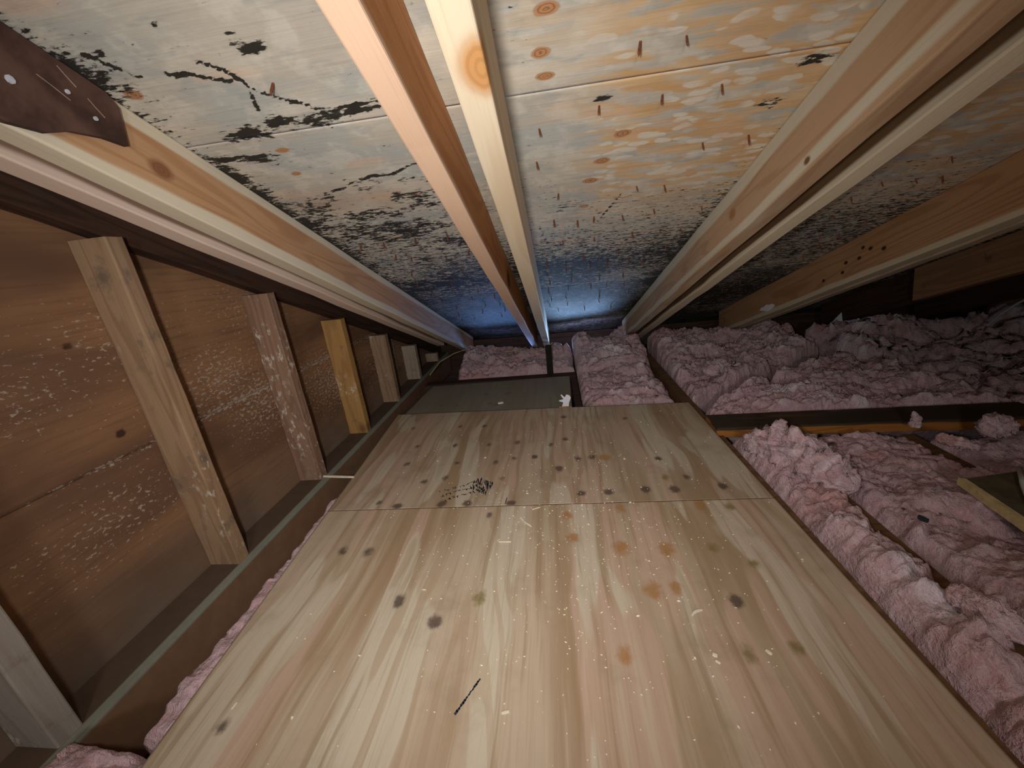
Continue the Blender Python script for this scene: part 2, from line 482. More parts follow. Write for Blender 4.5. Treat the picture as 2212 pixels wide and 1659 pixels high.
def gsum(x, y, items):
    s = np.zeros_like(x)
    for (cx, cy, a, b, w) in items:
        s = np.maximum(s, w * np.exp(-(((x - cx) / a) ** 2 + ((y - cy) / b) ** 2) * 0.8))
    return s
def seglines(x, y, lines, wd, w=1.0):
    s = np.zeros_like(x)
    for ln in lines:
        for (p, q) in zip(ln[:-1], ln[1:]):
            px, py = p; qx, qy = q
            dx, dy = qx - px, qy - py
            t = np.clip(((x - px) * dx + (y - py) * dy) / (dx * dx + dy * dy + 1e-12), 0, 1)
            d2 = (x - px - t * dx) ** 2 + (y - py - t * dy) ** 2
            s = np.maximum(s, w * np.exp(-d2 / wd ** 2))
    return s
MOLD = [(-0.442, 0.741, .026, .018, 1), (-0.522, 0.753, .034, .018, 1), (-0.368, 0.745, .040, .014, 1.05), (-0.305, 0.738, .026, .010, .8),
        (-0.548, 0.811, .035, .012, .95), (-0.595, 0.805, .035, .010, .9), (-0.382, 0.612, .020, .006, .95), (-0.389, 0.594, .008, .005, .9),
        (-0.475, 0.568, .006, .004, .9), (-0.582, 0.586, .007, .004, .9), (-0.52, 0.83, .03, .012, .7), (-0.66, 0.936, .05, .07, .75),
        (-0.652, 0.856, .03, .03, .7), (-0.55, 1.13, .10, .09, .72), (-0.43, 1.16, .16, .08, .78), (-0.29, 1.28, .16, .10, .72), (-0.64, 1.04, .05, .08, .7),
        (-0.456, 1.66, .24, .10, .98), (-0.25, 1.63, .12, .10, .85), (-0.40, 1.45, .25, .14, .62), (0.452, 1.46, .06, .06, .85), (0.461, 1.85, .09, .15, .9),
        (0.47, 2.32, .10, .25, .85), (0.29, 2.52, .32, .16, .7), (0.19, 2.07, .30, .10, .72), (0.10, 1.55, .28, .22, .58), (0.05, 1.13, .05, .04, .55),
        (1.10, 2.05, .40, .25, .75), (0.93, 2.33, .20, .35, .9), (0.104, 0.79, .016, .006, 1), (0.428, 0.776, .016, .006, .95), (0.418, 0.786, .02, .008, .85),
        (-0.62, 0.61, .04, .05, .55), (-0.70, 0.72, .03, .20, .6), (0.40, 0.86, .02, .010, .8)]
MLINES = [[(-0.473, 0.618), (-0.446, 0.641), (-0.431, 0.681), (-0.389, 0.707), (-0.359, 0.732), (-0.244, 0.73)],
          [(-0.53, 0.629), (-0.483, 0.64), (-0.453, 0.655)], [(-0.257, 0.888), (-0.324, 0.912), (-0.374, 0.909), (-0.454, 0.935), (-0.51, 0.951)],
          [(-0.605, 0.587), (-0.583, 0.612), (-0.571, 0.625)], [(-0.444, 0.682), (-0.459, 0.712)], [(-0.36, .745), (-.24, .742)]]
MTHIN = [[(0.182, 1.111), (0.138, 1.249), (0.087, 1.297)], [(-0.035, 1.206), (0.013, 1.506), (0.125, 1.693)]]
KN = [(0.014, 0.635, .017, .009), (0.004, 0.694, .014, .009), (0.009, 0.734, .016, .007), (0.151, 0.888, .016, .010), (0.12, 0.964, .016, .010), (0.101, 1.033, .018, .010),
      (0.094, 1.147, .013, .008), (0.066, 1.609, .02, .012), (-0.612, 0.65, .014, .009), (-0.492, 0.802, .014, .006), (-0.516, 0.87, .012, .006), (-.31, 1.0, .012, .007)]
# (x, y_world); attributes are written in world x / y-along-plan
def a_mold(x, y):
    d = gsum(x + .02 * (fbm(x * 30, y * 40, 6) - .5), y + .02 * (fbm(x * 30, y * 40, 7) - .5), [(a, b, c * 1.45, e * 1.35, w) for a, b, c, e, w in MOLD])
    d = np.maximum(d, seglines(x + .006 * (fbm(x * 60, y * 60, 3) - .5), y + .012 * (fbm(x * 50, y * 50, 4) - .5), MLINES, .0046, 1.08))
    d = np.maximum(d, seglines(x, y, MTHIN, .004, .75))
    d = np.maximum(d, .62 * (x < -.2) * np.clip((y - .78) / .05, 0, 1) * np.clip((fbm(x * 9, y * 16, 44, 4, .6) - .48) / .12, 0, 1))
    base = 0.30 + 0.52 * np.clip((y - 0.85) / 0.7, 0, 1) * (0.45 + 0.8 * fbm(x * 3, y * 5, 11))
    base = base * np.where((x > .02) & (y < 1.1), .75, 1)
    d = np.maximum(d * (0.52 + 1.0 * fbm(x * 26, y * 42, 5, 3, .7)), base)
    edge = np.exp(-np.abs(x + .650) / .030) * .55 + np.exp(-np.abs(x - .455) / .02) * .30  # dark bands beside the left and right rafters, on top of the patches
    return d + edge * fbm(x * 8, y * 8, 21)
def a_warm(x, y):
    c = np.clip((x - 0.02) / 0.12, 0, 1) * np.clip((1.40 - y - .25 * (fbm(x * 4, y * 4, 8) - .5)) / 0.40, 0, 1)
    c = c * (0.55 + 0.65 * fbm(x * 5, y * 5, 31))
    c2 = 0.35 * np.clip((x + .10) / .1, 0, 1) * np.clip((0.75 - y) / .1, 0, 1)
    return np.clip(np.maximum(c, c2) + np.where(x > 0.6, .12, 0), 0, 1)
def a_knot(x, y):
    s = np.zeros_like(x)
    for (cx, cy, a, b) in KN:
        d = np.sqrt(((x - cx) / a) ** 2 + ((y - cy) / b) ** 2) + 0.35 * (fbm(x * 90, y * 90, 13) - .5)
        s = np.maximum(s, np.clip(1.25 - d * .8, 0, 2))
    return s
def a_stain(x, y):
    return np.clip(gsum(x, y, [(-0.53, 0.985, .10, .05, .55), (-.40, 1.0, .06, .05, .4), (-.66, .92, .03, .05, .3)]) * (.4 + fbm(x * 12, y * 18, 17)), 0, .8)
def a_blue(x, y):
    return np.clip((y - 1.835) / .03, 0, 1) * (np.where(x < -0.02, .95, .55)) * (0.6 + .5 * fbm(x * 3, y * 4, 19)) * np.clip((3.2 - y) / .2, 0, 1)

nail_spots = []
NAILS = [(0.146, 0.703), (0.204, 0.807), (0.099, 0.81), (-0.007, 0.844), (-0.018, 0.939), (0.027, 1.071), (0.08, 1.223), (0.126, 1.213), (0.34, 1.346), (0.216, 1.082), (0.284, 1.093), (0.21, 0.706), (0.298, 0.804), (0.407, 0.945), (0.321, 0.95), (0.234, 1.481), (-0.016, 1.53), (0.053, 1.605), (0.283, 1.56), (0.209, 1.6), (0.829, 1.272), (1.002, 1.369), (0.992, 1.438), (1.0, 1.214), (0.934, 1.122), (0.862, 1.385), (0.984, 1.542), (0.922, 1.537), (0.981, 1.631), (-0.398, 0.67), (-0.568, 1.207), (-0.399, 1.212), (-0.338, 1.504), (-0.359, 1.382), (-0.508, 1.315)]
nail_spots += NAILS
for row in range(14):
    y = 1.215 + 0.1345 * row if row > 0 else 1.215
    if y > 2.4: break
    for (xa, xb) in ((-0.62, -0.22), (-0.03, 0.43), (0.64, 1.04)):
        x = xa + R.uniform(0, .1)
        while x < xb:
            if all((x - a) ** 2 + (y - b) ** 2 > .05 ** 2 for a, b in nail_spots):
                nail_spots.append((x, y + R.uniform(-.012, .012)))
            x += R.uniform(.07, .17)
def nail_mesh():
    r = 0.0021; v = []; f = []
    zs = ((0.002, r), (-0.012, r), (-0.016, r * .9), (-0.021, 0.0002))
    for z, rr in zs:
        for k in range(6):
            v.append((rr * math.cos(k * math.pi / 3), rr * math.sin(k * math.pi / 3), z))
    for i in range(3):
        for k in range(6):
            f.append((i * 6 + k, (i + 1) * 6 + k, (i + 1) * 6 + (k + 1) % 6, i * 6 + (k + 1) % 6))
    f.append(tuple(range(6))); f.append(tuple(range(18, 24))[::-1])
    return mesh('nail', v, f)
NAIL = nail_mesh(); NAIL.materials.append(MAT['rust'])

def roof_panel(x0, x1, ya, yb, step):
    """local frame: x along eave, y down the slope from y=0 plan, z normal"""
    g = 0.0001 if yb < 1.0 else 0.0006
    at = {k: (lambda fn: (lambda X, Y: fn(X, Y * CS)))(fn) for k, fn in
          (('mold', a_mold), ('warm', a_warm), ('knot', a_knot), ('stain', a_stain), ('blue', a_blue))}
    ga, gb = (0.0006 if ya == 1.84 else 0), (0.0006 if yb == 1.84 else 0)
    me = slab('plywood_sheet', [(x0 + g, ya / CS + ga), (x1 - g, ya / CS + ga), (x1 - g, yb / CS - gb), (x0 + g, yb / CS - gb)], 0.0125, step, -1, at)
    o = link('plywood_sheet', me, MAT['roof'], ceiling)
    o.matrix_local = RROT
    for (nx, ny) in nail_spots:
        if x0 < nx < x1 and ya < ny < yb:
            nl = bpy.data.objects.new('nail', NAIL); COL.objects.link(nl)
            nl.parent = o
            tx, ty = R.uniform(-.12, .12), R.uniform(-.2, .2)
            s = R.uniform(.75, 1.15)
            nl.matrix_local = Matrix.Translation((nx, ny / CS, 0)) @ Matrix.Rotation(tx, 4, 'X') @ Matrix.Rotation(ty, 4, 'Y') @ Matrix.Scale(s, 4)
    return o
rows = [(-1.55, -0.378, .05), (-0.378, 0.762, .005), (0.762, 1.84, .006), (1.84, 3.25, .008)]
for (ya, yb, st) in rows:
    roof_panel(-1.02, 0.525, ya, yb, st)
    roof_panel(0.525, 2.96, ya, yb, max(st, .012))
# the other slope behind the ridge
rb = link('plywood_sheet', mesh('plywood_sheet', [(-1.02, -1.55, 1.55 * TS), (2.96, -1.55, 1.55 * TS), (2.96, -4.6, -1.5 * TS), (-1.02, -4.6, -1.5 * TS),
     (-1.02, -1.55, 1.55 * TS + .012), (2.96, -1.55, 1.55 * TS + .012), (2.96, -4.6, -1.5 * TS + .012), (-1.02, -4.6, -1.5 * TS + .012)],
     [(0, 1, 2, 3), (7, 6, 5, 4), (0, 4, 5, 1), (1, 5, 6, 2), (2, 6, 7, 3), (3, 7, 4, 0)]), MAT['roof'], ceiling)

# ---------------------------------------------- floor (ceiling board of the rooms below) and shell
fl = link('floor', box('floor', -1.1, 3.2, -4.6, 3.5, -0.27, -0.255, 0), MAT['gyp']); tag(fl, 'bare ceiling board under the insulation', kind='structure')
wb = link('wall_back', box('wall_back', -1.0, 3.0, 3.06, 3.09, -0.255, 0.035, 0), MAT['darkwood']); tag(wb, 'dark blocking board closing the eave', kind='structure')
wr = link('wall_right', box('wall_right', 3.0, 3.03, -4.6, 3.4, -0.255, 1.75, 0), MAT['gable']); tag(wr, 'far dark end wall of the attic', kind='structure')

# ---------------------------------------------- gable wall on the left
XW = -0.977
wall = empty('wall_left', (XW, 0, 0)); tag(wall, 'brown mould-specked plywood gable wall', kind='structure')
def a_bloom(x, y):
    return (gsum(x, y, [(.98, .43, .22, .12, 1.0), (.62, .22, .25, .10, .85), (1.15, .30, .22, .14, 1.0), (1.55, .25, .3, .2, 1.1), (2.1, .2, .4, .2, 1.1), (.5, .55, .25, .12, .75), (1.2, .60, .25, .14, .8), (.80, .60, .25, .12, .7)])
            + 1.6 * np.exp(-np.abs(y - .345) / .004) * (x > .3) * (.3 + .8 * fbm(x * 9, y, 5)))
def a_dust(x, y): return np.clip((0.16 - y) / .2, 0, 1) * .8
def a_wk(x, y): return gsum(x, y, [(.70, .395, .012, .010, 1), (.68, .60, .012, .009, .8), (.82, .15, .010, .020, .6)])
WROT = Matrix(((0, 0, 1, 0), (1, 0, 0, 0), (0, 1, 0, 0), (0, 0, 0, 1)))      # local x->Y, y->Z, z->X
def wall_panel(y0, y1, z0, z1, topslope=False):
    c = [(y0, z0), (y1, z0), (y1, z1), (y0, z1)]
    if topslope: c = [(y0, z0), (y1, z0), (y1, max(z0 + .01, roof_z(y1) - .005)), (y0, roof_z(y0) - .005)]
    me = slab('plywood_panel', c, 0.012, 0.01, 1, {'bloom': a_bloom, 'dust': a_dust, 'knot': a_wk})
    o = link('plywood_panel', me, MAT['gable'], wall); o.matrix_local = WROT
wall_panel(-1.5, 0.30, -0.25, 0.343)
wall_panel(0.302, 2.20, -0.25, 0.343)
wall_panel(-1.5, 0.30, 0.345, 1, True)
wall_panel(0.302, 2.20, 0.345, 1, True)
wall_panel(2.202, 3.3, -0.25, 1, True)

# gable rafter (dark) along the wall top
XS = -0.888                       # room side of the gable studs
def rafter(name, x0, x1, depth, y_end, mat, label, y_start=-1.5, bow=0, top=0.0, seed=0, end_cut=0.03, r=.003, group=None, seg=30):
    L = (y_end - y_start) / CS
    me = timber(name, L, x1 - x0, depth, seg=seg, bow=bow, seed=seed, end_cut=-end_cut, r=r)
    o = link(name, me, mat)
    o.matrix_world = Matrix.Translation(((x0 + x1) / 2, y_start, roof_z(y_start) - top - .0005)) @ Matrix.Rotation(-SL, 4, 'X') @ Matrix.Rotation(math.pi / 2, 4, 'Z')
    tag(o, label, 'rafter', group)
    return o
# local axes of a rafter: x down the slope, y -> -world x, z normal
def lx(y_world, y_start=-1.5): return (y_world - y_start) / CS

rafter('gable_rafter', XW + .002, XW + .045, 0.100, 3.0, MAT['darkwood'], 'dark old rafter along the top of the gable wall above the studs', seed=4)

# gable studs
stud_cols = [((0.34, 0.30, 0.26), (0.25, 0.21, 0.18), .6, .35), ((0.36, 0.23, 0.135), (0.24, 0.14, 0.08), .5, .4), ((0.30, 0.18, 0.115), (0.20, 0.11, 0.07), .5, .9),
             ((0.46, 0.26, 0.09), (0.33, 0.17, 0.06), .3, .2), ((0.36, 0.24, 0.15), (0.25, 0.15, 0.09), .3, .4), ((0.40, 0.32, 0.24), (0.30, 0.22, 0.16), .3, .5), ((0.42, 0.33, 0.22), (0.3, .2, .13), .3, .3)]
studs_y = [0.385, 0.797, 1.203, 1.585, 1.97, 2.36, 2.77]
stud_lab = ['grey-stained gable stud with a dark split at the lower left corner', 'tall dusty tan gable stud, second from the near end', 'reddish gable stud speckled with white mould, third from the near end',
            'yellow-orange gable stud with a knot low down', 'short tan gable stud before the grey plywood panel', 'pale short gable stud, next to last toward the eave', 'shortest gable stud, the last one at the eave']
for i, ys in enumerate(studs_y):
    h, l, d, bl = stud_cols[i]
    kn = {3: [((0.50, 0.0, -0.02), .022, (0.16, 0.08, 0.035))], 0: [((.62, 0, -.02), .03, (.06, .03, .035))], 1: [((.42, .019, -.02), .008, (.05, .06, .02))]}.get(i, [])
    mt = lumber('stud_lumber', h, l, dirt=d * .5, dirt_col=(0.15, 0.11, 0.08), bloom=bl, off=i * 3.1, knots=kn)
    z1 = 0.80 - 0.39 * (ys - 0.797); zb = -0.030
    zt = z1
    me = timber('gable_stud', zt - zb, 0.038, XS - XW - .0005, seg=14, seed=20 + i, end_cut=0.0, r=.003)
    o = link('gable_stud', me, mt)
    # local x -> down from the top? build upside: x up, y along wall, z: depth toward the wall is -z
    o.matrix_world = Matrix(((0, 0, 1, XS), (0, 1, 0, ys - .019), (-1, 0, 0, zt), (0, 0, 0, 1)))
    tag(o, stud_lab[i], 'stud', 'studs of the gable wall')

# bottom chord of the gable truss: ledge with dusty top
gc = link('gable_sill', box('gable_sill', XW + .001, -0.870, -1.5, 3.0, -0.19, -0.0305, .004), MAT['dustplate'])
def sill_mat():
    m = M('gable_sill_lumber', .85, .1)
    sp = m.sep(m.oc)
    nz = m.noise(m.oc, 20, 4, .6)
    top = m.math('MULTIPLY', m.step(sp[2], -.042, -.036), m.step(sp[0], -.892, -.886))
    side = m.mix(nz, (0.17, 0.095, 0.055), (0.28, 0.16, 0.09))
    side = m.mix(m.step(sp[2], -.042, -.036), side, m.mix(nz, (0.09, 0.06, 0.04), (0.15, 0.10, 0.07)))
    tp = m.mix(nz, (0.22, 0.23, 0.18), (0.34, 0.34, 0.27))
    return m.out(m.mix(top, side, tp), nz, .2, .001)
gc.data.materials.clear(); gc.data.materials.append(sill_mat())
tag(gc, 'brown sill board with a dusty grey-green top under the gable studs', 'sill')

# ---------------------------------------------- rafters
HEART = (0.56, 0.27, 0.10); LATE = (0.40, 0.16, 0.05)
PINK = (0.74, 0.57, 0.46)
mL = lumber('rafter_orange_sapwood', (0.50, 0.29, 0.15), (0.38, 0.19, 0.085), sap=(0.66, 0.57, 0.42), sap_at=((2, -0.004, .018), (2, -.125, .020)), knots=[((lx(.715), -.022, -.070), .013, (0.26, 0.11, 0.05))], off=1.0)
rafter('rafter', -0.690, -0.648, 0.125, 2.95, mL, 'orange rafter with pale edges nearest the gable wall, bearing the dark gusset plate', seed=1, end_cut=.02)
mL2 = lumber('rafter_pale_a', (0.26, 0.16, 0.11), (0.17, 0.10, 0.07), sap=PINK, sap_at=((2, -.135, .024),), off=4.2)
rafter('rafter', -0.776, -0.731, 0.125, 2.45, mL2, 'pale rafter paired on the gable side of the orange gusseted rafter', seed=2)
mM1 = lumber('rafter_red_brown', (0.58, 0.29, 0.12), (0.44, 0.19, 0.07), sap=(0.70, 0.47, 0.32), sap_at=((2, -.128, .010),), knots=[((lx(1.45), -.02, -.075), .03, (0.16, 0.07, 0.03))], off=7.7, ring=40)
rafter('rafter', -0.186, -0.147, 0.125, 2.86, mM1, 'red-brown rafter, left board of the central pair', bow=.012, seed=3)
mM2 = lumber('rafter_cream', (0.76, 0.63, 0.45), (0.66, 0.49, 0.31), knots=[((lx(.57), -.017, -.125), .024, (0.60, 0.30, 0.11))], off=11.3, ring=10)
rafter('rafter', -0.101, -0.058, 0.125, 2.93, mM2, 'cream rafter with an orange knot, right board of the central pair', seed=5)
mR1 = lumber('rafter_tan_sapwood', (0.50, 0.33, 0.20), (0.39, 0.23, 0.13), sap=(0.62, 0.56, 0.43), sap_at=((2, .0, .034), (2, -.110, .010)), knots=[((lx(1.15), .022, -.065), .012, (0.38, 0.19, 0.08)), ((lx(.87), .022, -.108), .006, (0.2, 0.09, 0.04))], off=15.1)
rafter('rafter', 0.460, 0.505, 0.125, 2.80, mR1, 'tan rafter with pale edges above the right edge of the boards', seed=6)
mR2 = lumber('rafter_pale_b', (0.15, 0.085, 0.04), (0.10, 0.055, 0.025), sap=(0.70, 0.60, 0.43), sap_at=((2, -.135, .024),), off=19.0)
rafter('rafter', 0.548, 0.592, 0.125, 2.80, mR2, 'pale rafter paired behind the tan rafter right of centre', seed=7)
mR3 = lumber('rafter_brown_right', (0.46, 0.26, 0.13), (0.32, 0.16, 0.07), sap=(0.60, 0.51, 0.35), sap_at=((2, -.148, .022),),
             knots=[((lx(y), .023, z), .006, (0.05, 0.025, 0.015)) for y, z in ((1.55, -.06), (1.60, -.075), (1.50, -.08), (1.66, -.07), (1.68, -.10), (1.78, -.10), (1.58, -.045))], off=23.0)
r3 = rafter('rafter', 1.085, 1.130, 0.145, 2.75, mR3, 'brown rafter with dark nail holes and a white patch, third pair right of the gable', seed=8)
mR4 = lumber('rafter_grey_right', (0.50, 0.40, 0.27), (0.36, 0.27, 0.17), off=27.0)
rafter('rafter', 1.150, 1.190, 0.145, 2.75, mR4, 'grey-tan rafter tight behind the one with the white patch', seed=9)
mR5 = lumber('rafter_brown_far', (0.36, 0.20, 0.10), (0.25, 0.13, 0.06), dirt=.2, off=31.0)
rafter('rafter', 1.70, 1.745, 0.15, 2.1, mR5, 'brown rafter at the far right edge, splitting from a dark one', seed=10)
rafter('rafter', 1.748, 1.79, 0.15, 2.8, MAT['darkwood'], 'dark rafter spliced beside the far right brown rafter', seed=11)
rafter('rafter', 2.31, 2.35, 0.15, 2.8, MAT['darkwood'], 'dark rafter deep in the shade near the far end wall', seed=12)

# white patch on the third rafter pair
def yz_prism(name, pts, x, t, mat, parent=None):
    o = link(name, prism(name, pts, lambda a, b, k: (x + k, a, b), t), mat)
    return o
wp = prism('white_patch', [(0, 0), (.03, -.012), (.075, -.016), (.12, -.004), (.15, .004), (.13, .016), (.11, .013), (.08, .020), (.05, .012), (.03, .013)], lambda a, b, k: (a, .0228 + k, b), .0012)
wpo = link('white_patch', wp, MAT['paper'], r3)
wpo.location = (lx(2.12), 0, -.115)
wpo['label'] = 'torn white patch'

# gusset plate on the left rafter
gp = empty('gusset_plate', (-0.648, .55, .95))
gpts = [(0.30, 1.100), (0.54, 1.008), (0.60, 0.985), (0.632, 0.972), (0.644, 0.955), (0.637, 0.903), (0.605, 0.907), (0.56, 0.905), (0.53, 0.896), (0.49, 0.898), (0.30, 0.96)]
gpo = link('plate', prism('plate', [(a - .55, b - .95) for a, b in gpts], lambda a, b, k: (.001 + k, a, b), .009), MAT['gusset'], gp)
for (a, b, s) in ((.512, .948, 1.0), (.575, .955, .6), (.45, .98, .9), (.60, .93, .6)):
    nh = link('nail_head', tube('nail_head', [(.009, a - .55, b - .95), (.012, a - .55, b - .95)], .0048 * s, 8), MAT['steel'], gp)
for (p0, p1) in (((.575, .985), (.590, .965)), ((.545, .965), (.575, .945)), ((.60, .955), (.615, .935))):
    sc = link('scratch', tube('scratch', [(.0102, p0[0] - .55, p0[1] - .95), (.0102, (p0[0] + p1[0]) / 2 - .552, (p0[1] + p1[1]) / 2 - .948), (.0102, p1[0] - .55, p1[1] - .95)], .0007, 5), MAT['scratch'], gp)
tag(gp, 'dark brown plywood gusset plate nailed to the orange rafter at upper left', 'gusset plate')

# dark post under the central rafters
po = link('post', box('post', -.072, -.036, 2.203, 2.226, -.25, .150, .003), plain('tarred_wood', (0.018, 0.015, 0.014))); tag(po, 'dark upright post under the end of the central rafters', 'post')

# ---------------------------------------------- floor chords (joists) below the boards
for (x0, x1, lab) in ((-0.69, -0.65, 'brown joist hidden under the left edge of the boards'), (-0.09, -0.05, 'brown joist under the middle of the boards'),
                      (0.530, 0.572, 'brown joist along the right edge of the boards'), (0.713, 0.757, 'brown joist showing between two pink batts at right'), (1.128, 1.17, 'brown joist between the batts at the far right')):
    y1 = {0.713: 1.31, 1.128: 1.31, -0.69: 1.58, -0.09: 1.58, .530: 2.66}[x0]
    o = link('joist', box('joist', x0, x1, -1.5, y1, -0.25, -0.0165 if x0 < .6 else -.034, .003), MAT['chord']); tag(o, lab, 'joist', 'joists of the attic floor')

# ---------------------------------------------- the walkway boards
KF = [(0.101, 1.66), (0.286, 1.631), (0.004, 1.536), (0.251, 1.488), (-0.65, 1.503), (-0.438, 1.496), (-0.329, 1.487), (0.003, 1.332), (-0.049, 1.294), (-0.574, 1.331), (-0.42, 1.324), (-0.284, 1.317), (-0.176, 1.325), (-0.106, 1.211), (0.042, 1.186), (0.089, 1.191), (0.131, 1.184), (0.301, 1.163), (-0.568, 1.198), (-0.381, 1.19), (-0.242, 1.185), (-0.179, 1.205), (-0.023, 1.126), (-0.466, 1.079), (-0.399, 1.097), (-0.206, 1.081), (0.041, 0.987), (0.119, 0.989), (0.224, 0.995), (0.304, 0.992), (0.435, 1.0), (0.294, 1.055), (0.355, 1.051), (-0.576, 0.973), (-0.511, 0.952), (-0.374, 0.957), (-0.296, 0.955), (-0.164, 0.951), (-0.22, 0.897), (-0.005, 0.888), (0.139, 0.912), (0.347, 0.912), (0.417, 0.905), (0.006, 0.801), (0.117, 0.765), (-0.588, 0.769), (-0.516, 0.762), (0.218, 0.757), (0.322, 0.76), (0.388, 0.711), (-0.377, 0.616), (-0.201, 0.624), (-0.282, 0.567), (0.208, 0.648), (0.16, 0.643), (0.312, 0.617), (0.081, 0.505), (0.289, 0.509), (0.369, 0.523), (-0.589, 0.373)]
ORANGE = {(0.139, 0.912), (0.347, 0.912), (0.006, 0.801), (0.117, 0.765), (0.218, 0.757), (0.208, 0.648), (0.16, 0.643), (0.081, 0.505), (-0.005, 0.888), (0.131, 1.184)}
GREEN = {(0.322, 0.76), (0.369, 0.523), (0.417, 0.905), (-0.201, 0.624), (-0.206, 1.081), (0.289, 0.509), (0.294, 1.055), (0.388, 0.711)}
STRONG = {(0.224, 0.995), (0.304, 0.992), (0.435, 1.0), (-0.374, 0.957), (-0.296, 0.955), (-0.164, 0.951), (0.119, 0.989), (0.041, 0.987), (-0.377, 0.616), (-0.282, 0.567), (0.312, 0.617), (-0.106, 1.211), (0.301, 1.163), (-0.023, 1.126), (-0.511, .952)}
def kfield(sel, r, w):
    rs = np.random.RandomState(3)
    items = []
    for p in KF:
        a = r * rs.uniform(.75, 1.2); b = r * rs.uniform(.9, 1.5)
        if sel(p): items.append((p[0], p[1], a, b, w(p)))
    return lambda x, y: gsum(x, y, items)
isd = lambda p: p not in ORANGE and p not in GREEN
KATT = {'kdark': kfield(isd, .0135, lambda p: .95 if p in STRONG else .72), 'korange': kfield(lambda p: p in ORANGE, .018, lambda p: .8), 'kgreen': kfield(lambda p: p in GREEN, .014, lambda p: .75)}
near_c = [(-0.622, -0.42), (0.556, -0.42), (0.542, 0.9385), (-0.726, 0.9385)]
far_c = [(-0.727, 0.9388), (0.542, 0.9388), (0.540, 1.615), (-0.785, 1.672)]
so = link('plywood_board', slab('plywood_board', near_c, .015, .005, 1, KATT), MAT['sheet_near']); so.location.z = 0
tag(so, 'large pale plywood board in the foreground with streaky pinkish grain', 'plywood board')
so2 = link('plywood_board', slab('plywood_board', far_c, .015, .005, 1, KATT), MAT['sheet_far'])
so2.location.z = -.0008
tag(so2, 'knotty plywood board with an ink stamp, behind the foreground board', 'plywood board')
PK = [(-0.392, 1.92), (-0.267, 1.91), (-0.351, 1.781), (-0.32, 1.757), (-0.605, 1.792), (-0.522, 1.778), (-0.541, 1.69), (-0.46, 1.69), (-0.305, 1.68), (-0.28, 1.90)]
pat = {'kdark': lambda x, y: gsum(x, y, [(a, b, .014, .016, .9) for a, b in PK]), 'korange': lambda x, y: x * 0, 'kgreen': lambda x, y: x * 0}
fp = link('plywood_board', slab('plywood_board', [(-0.775, 1.60), (0.045, 1.60), (0.055, 2.13), (-0.745, 2.11)], .014, .008, 1, pat), MAT['panel_far']); fp.location.z = -.0155
tag(fp, 'smaller grey-green plywood board tucked under the far end of the knotty board', 'plywood board')
b1 = link('batten', box('batten', -0.80, 0.092, 2.133, 2.20, -.06, -.017, .002), MAT['darkwood']); tag(b1, 'dark batten along the far edge of the grey-green board', 'batten')
b2 = link('batten', box('batten', 0.060, 0.092, 1.60, 2.131, -.06, -.017, .002), MAT['darkwood']); tag(b2, 'dark batten along the right edge of the grey-green board', 'batten')

# ink stamp and pencil mark (flat print)
def ink(parent, quads, name):
    v = []; f = []
    for q in quads:
        b = len(v); v += [(x, y, .0004) for x, y in q]; f.append((b, b + 1, b + 2, b + 3))
    o = link(name, mesh(name, v, f), MAT['ink'], parent); return o
def dash(cx, cy, a, l, w):
    c, s = math.cos(a), math.sin(a)
    return [(cx + x * c - y * s, cy + x * s + y * c) for x, y in ((-l, -w), (l, -w), (l, w), (-l, w))]
qs = []
rr = random.Random(5)
for i in range(95):                       # hatched smear
    u, v_ = rr.uniform(-1, 1), rr.uniform(-1, 1)
    cx, cy = -0.268 + u * .030 + v_ * .006, 1.045 + v_ * .030 - u * .018
    qs.append(dash(cx, cy, math.radians(100 + rr.uniform(-12, 12)), rr.uniform(.004, .010), rr.uniform(.0006, .0016)))
for line in range(3):                       # three worn, unreadable lines of lettering
    for k in range(9):
        bx, by = -0.395 + k * .0115 + line * .014, 1.018 + k * .0055 - line * .021
        for s_ in range(rr.randint(1, 3)):
            qs.append(dash(bx + rr.uniform(-.003, .003), by + rr.uniform(-.006, .006), rr.choice((.45, 2.0, 2.2)), rr.uniform(.0026, .0060), .0014))
st = ink(so2, qs, 'ink_stamp'); st['label'] = 'worn dark ink stamp'
pm = ink(so, [dash(-0.1865 + (k - 6) * .0024, .431 + (k - 6) * .0042, math.radians(60 + rr.uniform(-14, 14)), .0034, rr.uniform(.0008, .0022)) for k in range(13)], 'pencil_mark')
pm['label'] = 'blue-black pencil stroke'

# ---------------------------------------------- plank lying across the joists at right
pk = link('plank', timber('plank', 1.02, .118, .040, seg=20, seed=30), MAT['plank'])
pk.matrix_world = Matrix.Translation((0.548, 1.392, 0.0125)) @ Matrix.Rotation(math.radians(-1.8), 4, 'Z')
tag(pk, 'dark-topped plank with an orange edge lying across the insulation', 'plank')

